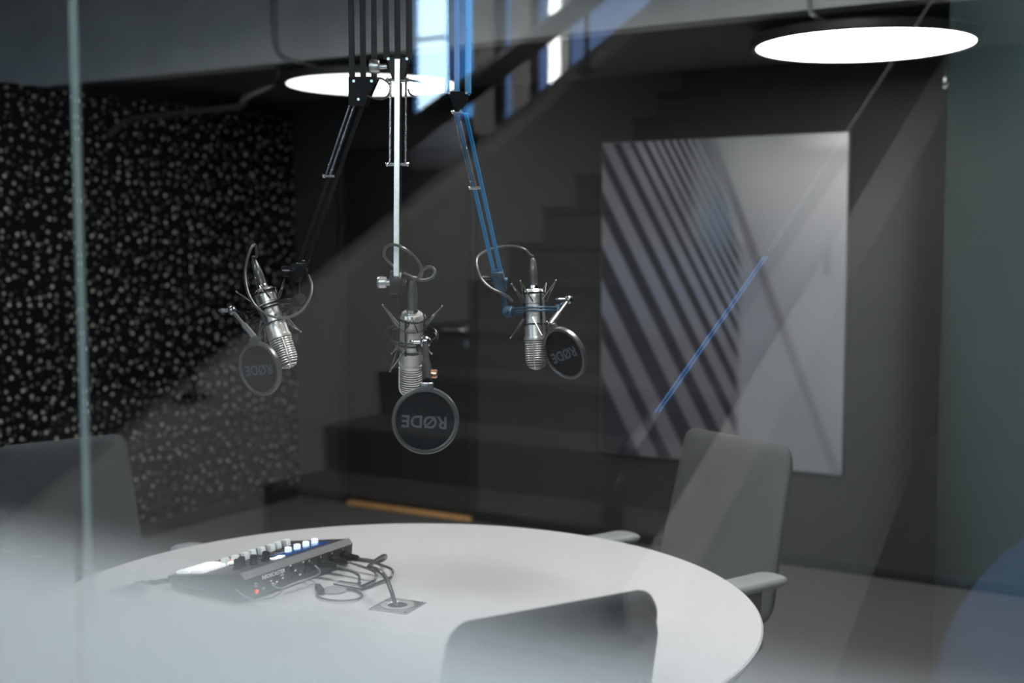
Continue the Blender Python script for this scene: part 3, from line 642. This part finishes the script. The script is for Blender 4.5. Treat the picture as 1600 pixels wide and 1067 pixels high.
# left microphone
dL = 2.74
eL = at(569, 138, 2.62); hL = at(468, 424, dL-.01)
b = boom('black boom arm slanting down to the microphone in front of the dotted wall', eL, hL, 'black', CR)
MB().tube([at(587, 122, 2.60), at(597, 123, 2.58), at(606, 129, 2.56), at(610, 136, 2.56), at(607, 148, 2.56), at(598, 155, 2.57), at(585, 154, 2.58), at(574, 150, 2.60)], .0022, n=8).build('cable_loop', 'cable', b)
cabL = [at(401, 400, dL), at(398, 382, dL-.02), at(389, 396, dL-.04), at(383, 426, dL-.06), at(388, 458, dL-.08), at(403, 482, dL-.09), at(425, 494, dL-.09), at(448, 496, dL-.08), at(470, 487, dL-.06), at(484, 466, dL-.04), at(487, 446, dL-.02), at(482, 430, dL)]
mic_set('L', at(412, 452, dL), px_axis((412, 452), (453, 566), .12), camdir(-1, -.1, .35), hL, at(406, 576, dL-.075), camdir(-.52, -.17, .82), .0575,
        'silver microphone tilted to one side before the dotted wall', 'black wire cradle around the tilted microphone by the dotted wall', 'round black pop filter hanging by the tilted microphone', 'cable looping round the tilted microphone by the dotted wall', cabL, txtup=camdir(-.25, 1, .25))
# centre microphone
dC = 2.48
eC = at(623, 104, 2.52); hC = at(620, 441, dC+.03)
b = boom('boom arm with a pale flat bar down to the middle microphone', eC, hC, 'black', CR, lower='flat')
knurled(b, eC-CR*.024, -CR)
MB().tube([at(632, 122, 2.50), at(644, 126, 2.48), at(658, 129, 2.47), at(667, 139, 2.47), at(664, 150, 2.47), at(652, 153, 2.47), at(641, 147, 2.48), at(638, 140, 2.5)], .0022, n=8).build('cable_loop', 'cable', b)
z2 = lambda x, y, d: at(560+x/2.965, 360+y/2.965, d)
cabC = [z2(275, 218, dC-.03), z2(300, 182, dC-.04), z2(330, 168, dC-.05), z2(354, 185, dC-.06), z2(345, 214, dC-.06), z2(310, 230, dC-.05), z2(270, 224, dC-.02), z2(215, 200, dC+.05), z2(160, 165, dC+.07), z2(122, 122, dC+.05), z2(126, 82, dC+.02), z2(160, 66, dC-.01), z2(205, 80, dC-.03), z2(255, 118, dC-.02), z2(287, 160, dC), z2(294, 200, dC+.01), z2(270, 226, dC+.03), z2(200, 206, dC+.06)]
mic_set('C', at(644, 489, dC), px_axis((644, 489), (637, 616), -.46), camdir(.42, -.05, 1), hC, at(664.6, 657, 2.27), camdir(0, -.06, 1), .0605,
        'silver microphone hanging nearest us behind a large round pop filter', 'black wire cradle around the middle microphone', 'round black pop filter facing us squarely below the middle microphone', 'cable with two loops above the middle microphone', cabC, txtup=camdir(.05, 1, 0))
# right microphone
dR = 2.84
eR = at(716, 156, 2.68); hR = at(780, 438, dR)
b = boom('boom arm with blue bars slanting down to the microphone before the back wall', eR, hR, 'blue', CR, blue=True)
z3 = lambda x, y, d: at(720+x/4.105, 360+y/4.105, d)
cabR = [z3(445, 158, dR), z3(410, 122, dR), z3(345, 103, dR+.01), z3(275, 104, dR+.03), z3(210, 116, dR+.05), z3(150, 138, dR+.02), z3(108, 172, dR-.01), z3(104, 230, dR-.03), z3(132, 308, dR-.04), z3(188, 366, dR-.05), z3(255, 400, dR-.05), z3(305, 428, dR-.04), z3(330, 455, dR-.03)]
mic_set('R', at(834, 452, dR), px_axis((834, 452), (838, 571), .04), camdir(1, .05, .2), hR, at(882, 552, dR-.05), camdir(-.66, -.36, .62), .0615,
        'silver microphone hanging upright before the dark back wall', 'dark blue and black wire cradle under the blue boom arm', 'round black pop filter turned aside by the upright microphone', 'cable arching from the upright microphone to the blue boom arm', cabR, bl=True, txtup=camdir(-.4, 1, 0))

# ------------------------------------------------------------------ corridor side (seen as reflections in the glass)
def rv(p): return V((p.x, 2*G-p.y, p.z))
struct(MB().box((-3.4, -4.3, -.05), (13.6, 10.2, .1)).build('floor_corridor', 'cfloor', smooth=False), 'dark corridor floor mirrored in the glass', 'floor')
struct(MB().box((-10.06, -4.0, 3.0), (.12, 9.6, 6.0)).build('wall_corridor_left', 'corridor', smooth=False), 'black corridor wall mirrored in the glass', 'wall')
struct(MB().box((3.06, -4.0, 3.0), (.12, 9.6, 6.0)).build('wall_corridor_right', 'corridor', smooth=False), 'black corridor wall beside the teal stand-in cylinder', 'wall')
struct(MB().box((-3.5, -4.0, 5.65), (13.4, 9.7, .1)).build('ceiling_corridor', 'corridor', smooth=False), 'black corridor ceiling', 'ceiling')
YW = -8.4
ww = MB(); ww.box((-8.6, YW-.06, 3), (2.9, .12, 6)); ww.box((-.4, YW-.06, 3), (6.8, .12, 6)); ww.box((-5.5, YW-.06, 1.1), (3.4, .12, 2.2))
struct(ww.build('wall_corridor_back', 'corridor', smooth=False), 'black wall round the tall blue window mirrored in the glass', 'wall')
def xat(px): return oy(px, 100, 2*G-YW).x
wn = MB()
x0, x1 = xat(648), xat(701)
pane = MB().box(((x0+x1)/2, YW-.05, 4.2), (x1-x0, .02, 2.85)).build('window_3', 'skypale', smooth=False); struct(pane, 'tall pale blue daylight window mirrored above the stair', 'window')
for a, bb_, m in ((701, 716, 'skyviolet'), (716, 724, 'skydeep'), (724, 743, 'skymid')):
    xa, xb = xat(a), xat(bb_); MB().box(((xa+xb)/2, YW-.05, 4.2), (xb-xa, .02, 2.85)).build('pane', m, pane, smooth=False)
fr = MB()
for a in (647, 702): fr.box((xat(a), YW-.01, 4.2), (.03, .06, 2.85))
for z in (2.79, 3.55): fr.box(((x0+x1)/2, YW-.01, z), (x1-x0, .05, .03))
sub(fr.build('window_frame', 'blue', pane, smooth=False), 'thin blue window frame')
xa = xat(722)
struct(MB().box(((x0+xa)/2, YW+.03, 2.5), (xa-x0, .18, .44), bev=.01).build('trim_3', 'spandrel'), 'pale panel under the tall window', 'panel')
pan = MB().box(((xat(743)+xat(1010))/2, YW-.05, 4.2), (xat(1010)-xat(743), .02, 3.2)).build('window_4', 'skydusk', smooth=False); struct(pan, 'dim blue glazing behind upright pale fins', 'window')
for i, (a, bb_, mm) in enumerate(((743, 776, 'mullion'), (776, 788, 'frame'), (804, 832, 'mullion'), (832, 841, 'frame'), (884, 891, 'mullion'))):
    xa, xb = xat(a), xat(bb_)
    fo = MB().box(((xa+xb)/2, YW+.02, 4.1), (xb-xa, .08, 3.0)).build('fin', mm, pan, smooth=False)
lt = thing('led_tube', 'upright white light tube mirrored beside the blue glazing', 'lamp', ((xat(868)+xat(883))/2, YW+.08, 2.7))
MB().cyl(((xat(875.5)), YW+.12, 2.7), ((xat(875.5)), YW+.12, 5.2), (xat(883)-xat(868))/2, n=20).build('tube', 'led', lt)
q = MB()
for z in (2.68, 5.22): q.cyl((xat(875.5), YW+.12, z-.03), (xat(875.5), YW+.12, z+.03), .06, n=20)
q.box((xat(875.5), YW+.03, 3.95), (.05, .06, 2.6)); q.build('holder', 'frame', lt)

# staircase, climbing away from the glass (real -Y)
SXA, SXB = -2.65, -1.05
st = thing('staircase', 'grey stair with solid parapets mirrored in the glass', 'stairs', ((SXA+SXB)/2, -.1, 0))
SL = .516
def ry(yv): return 2*G-yv
run = .30; rise = run*SL
tr = MB(); y_v = 1.67
for i in range(26):
    ya = ry(y_v+i*run); zt = (i+1)*rise
    tr.box(((SXA+SXB)/2, ya-run/2-.01, zt-.09), (SXB-SXA, run+.02, .18))
    tr.box(((SXA+SXB)/2, ya-.0, zt-.012), (SXB-SXA, .03, .024))
tr.build('steps', 'tread', st, smooth=False)
def para(x0_, x1_, yv0, yv1, z_off, name='parapet'):
    def zt(yv): return .816+SL*.97*(yv-2.073)+z_off
    poly = []
    n = 2
    ptsu = [(yv0, zt(yv0)), (yv1, zt(yv1))]; ptsl = [(yv1, max(0, zt(yv1)-1.05)), (max(yv0, yv0+.9), max(0, zt(yv0+.9)-1.05)), (yv0, 0)]
    m = MB().prism([(x0_, ry(a), z) for a, z in ptsu+ptsl], (x1_-x0_, 0, 0)); return m.build(name, 'parapet', st, smooth=False)
para(SXA-.16, SXA, 1.70, 9.6, 0); para(SXB, SXB+.12, 1.98, 9.4, -.03)
# handrails
def railA(yv): return 1.942+.507*(yv-3.70)
hr = MB(); pA = [(SXA-.03, ry(1.75), railA(1.75)), (SXA-.03, ry(9.4), railA(9.4))]; hr.tube(pA, 0, sq=(.05, .085), up=(1, 0, 0), k=1)
A_ = sub(hr.build('handrail', 'rail', st), 'black handrail over the far parapet')
for yv in (2.6, 5.13, 7.2):
    q = MB(); zb = .816+SL*.97*(yv-2.073); q.cyl((SXA-.03, ry(yv), zb), (SXA-.03, ry(yv), railA(yv)), .011, n=10); q.cyl((SXA-.03, ry(yv), zb), (SXA-.03, ry(yv), zb+.012), .045, n=20); q.build('baluster', 'rail', A_)
xb = SXB+.04
Bp = [V((xb, ry(2.06), .775)), V((xb, ry(2.04), .95)), V((xb, ry(2.045), 1.04)), V((xb, ry(2.085), 1.105)), V((xb, ry(2.21), 1.18)), V((xb, ry(2.84), 1.485)), V((xb, ry(4.654), 2.43)), V((xb, ry(9.2), 4.77))]
hb = sub(MB().tube(Bp, .0235, n=20, k=6).build('handrail', 'rail', st), 'round black handrail over the near parapet')
MB().cyl((xb, ry(2.06), .775), (xb, ry(2.06), .79), .06, n=24).build('foot_plate', 'rail', hb)
for pts_, m_ in (([(2.21, 1.18), (2.84, 1.485)], 'glintlow'), ([(2.87, 1.50), (4.654, 2.43), (9.0, 4.667)], 'glinthigh')):  # glowing strips stand in for window glints on the handrail
    MB().tube([(xb+.014, ry(a_), z_+.0235) for a_, z_ in pts_], .0021, n=8, k=1).build('rail_glint', m_, hb)
for yv in (3.4, 5.2, 7.0):
    MB().cyl((xb, ry(yv), .786+SL*.97*(yv-2.073)), (xb, ry(yv), 1.479+.516*(yv-2.84)), .01, n=10).build('baluster', 'rail', hb)

# stand-ins: teal cylinder for a mirrored person, unknown blue blur as armchair
tc_ = thing('teal_stand_in', 'tall teal cylinder standing in for a person mirrored at the right-hand side', 'stand-in', (.06, -2.60, 0), kind='structure')
MB().lathe([(.90, 0), (.90, 5.6), (0, 5.6)], 128, (.06, -2.60, 0)).build('teal_cylinder', 'teal', tc_)
def blur_chair():
    t = thing('blue_stand_in', 'made-up blue chair shape for an unknown blur mirrored at the bottom corner', 'chair', (.10, -.12, 0))
    c = V((.04, -.22, .70))
    MB().cushion(.98, 1.0, .30, .16, lambda x, y, z: c+V((x, z*.87-.5*y, y*.87+z*.5)), taper=.18).build('backrest', 'blueblur', t)
    MB().cushion(.62, .50, .12, .2, lambda x, y, z: V((.10+x, .02+y*.8, .28+z))).build('seat', 'blueblur', t)
    for sx in (-.2, .2):
        for yy in (-.12, .16): MB().cyl((.1+sx, yy, 0), (.1+sx, yy, .22), .018, .025, n=12).build('leg', 'rubber', t)
    return t
blur_chair()
# unseen lamps added to light the corridor and stair
def corfill(label, x, y, z, r):
    t = thing('added_corridor_lamp', label, 'ceiling lamp', (x, y, z), 'added corridor lamps')
    MB().lathe([(0, 0), (r, 0), (r, .01), (0, .01)], 40, (x, y, z)).build('diffuser', 'corfill', t)
    MB().lathe([(r+.01, -.005), (r+.02, .05), (0, .05)], 40, (x, y, z)).build('lamp_case', 'lampcase', t)
    MB().cyl((x, y, z+.05), (x, y, 5.6), .012, n=10).build('hanging_rod', 'lampcase', t)
corfill('added unseen corridor lamp in front of the glass', .30, .32, 2.62, .20)
corfill('added unseen corridor lamp beside the near stair parapet', -.05, -1.25, 3.0, .28)
corfill('added unseen corridor lamp above the lower stair flight', -1.75, -1.3, 3.7, .225)
corfill('added unseen corridor lamp above the upper stair flight', -5.8, -7.2, 5.1, .42)

# ------------------------------------------------------------------ camera, world, view
cam = bpy.data.cameras.new('camera'); co = bpy.data.objects.new('camera', cam); COL.objects.link(co)
co.location = EYE; co.rotation_euler = (PI/2-PITCH, 0, YAW)
cam.sensor_fit = 'HORIZONTAL'; cam.sensor_width = 36; cam.lens = F/1600*36; cam.clip_start = .02; cam.clip_end = 60
cam.dof.use_dof = True; cam.dof.focus_distance = 2.52; cam.dof.aperture_fstop = 2.4; cam.dof.aperture_blades = 0
sc = bpy.context.scene; sc.camera = co
w = bpy.data.worlds.new('world'); sc.world = w; w.use_nodes = True
w.node_tree.nodes['Background'].inputs[0].default_value = (.02, .025, .03, 1); w.node_tree.nodes['Background'].inputs[1].default_value = .3
sc.view_settings.view_transform = 'Standard'; sc.view_settings.look = 'None'; sc.view_settings.gamma = 1; sc.view_settings.exposure = 0; sc.view_settings.use_curve_mapping = False
sc.cycles.transparent_max_bounces = 24; sc.cycles.max_bounces = 10; sc.cycles.use_denoising = True
sc.cycles.sample_clamp_indirect = 6
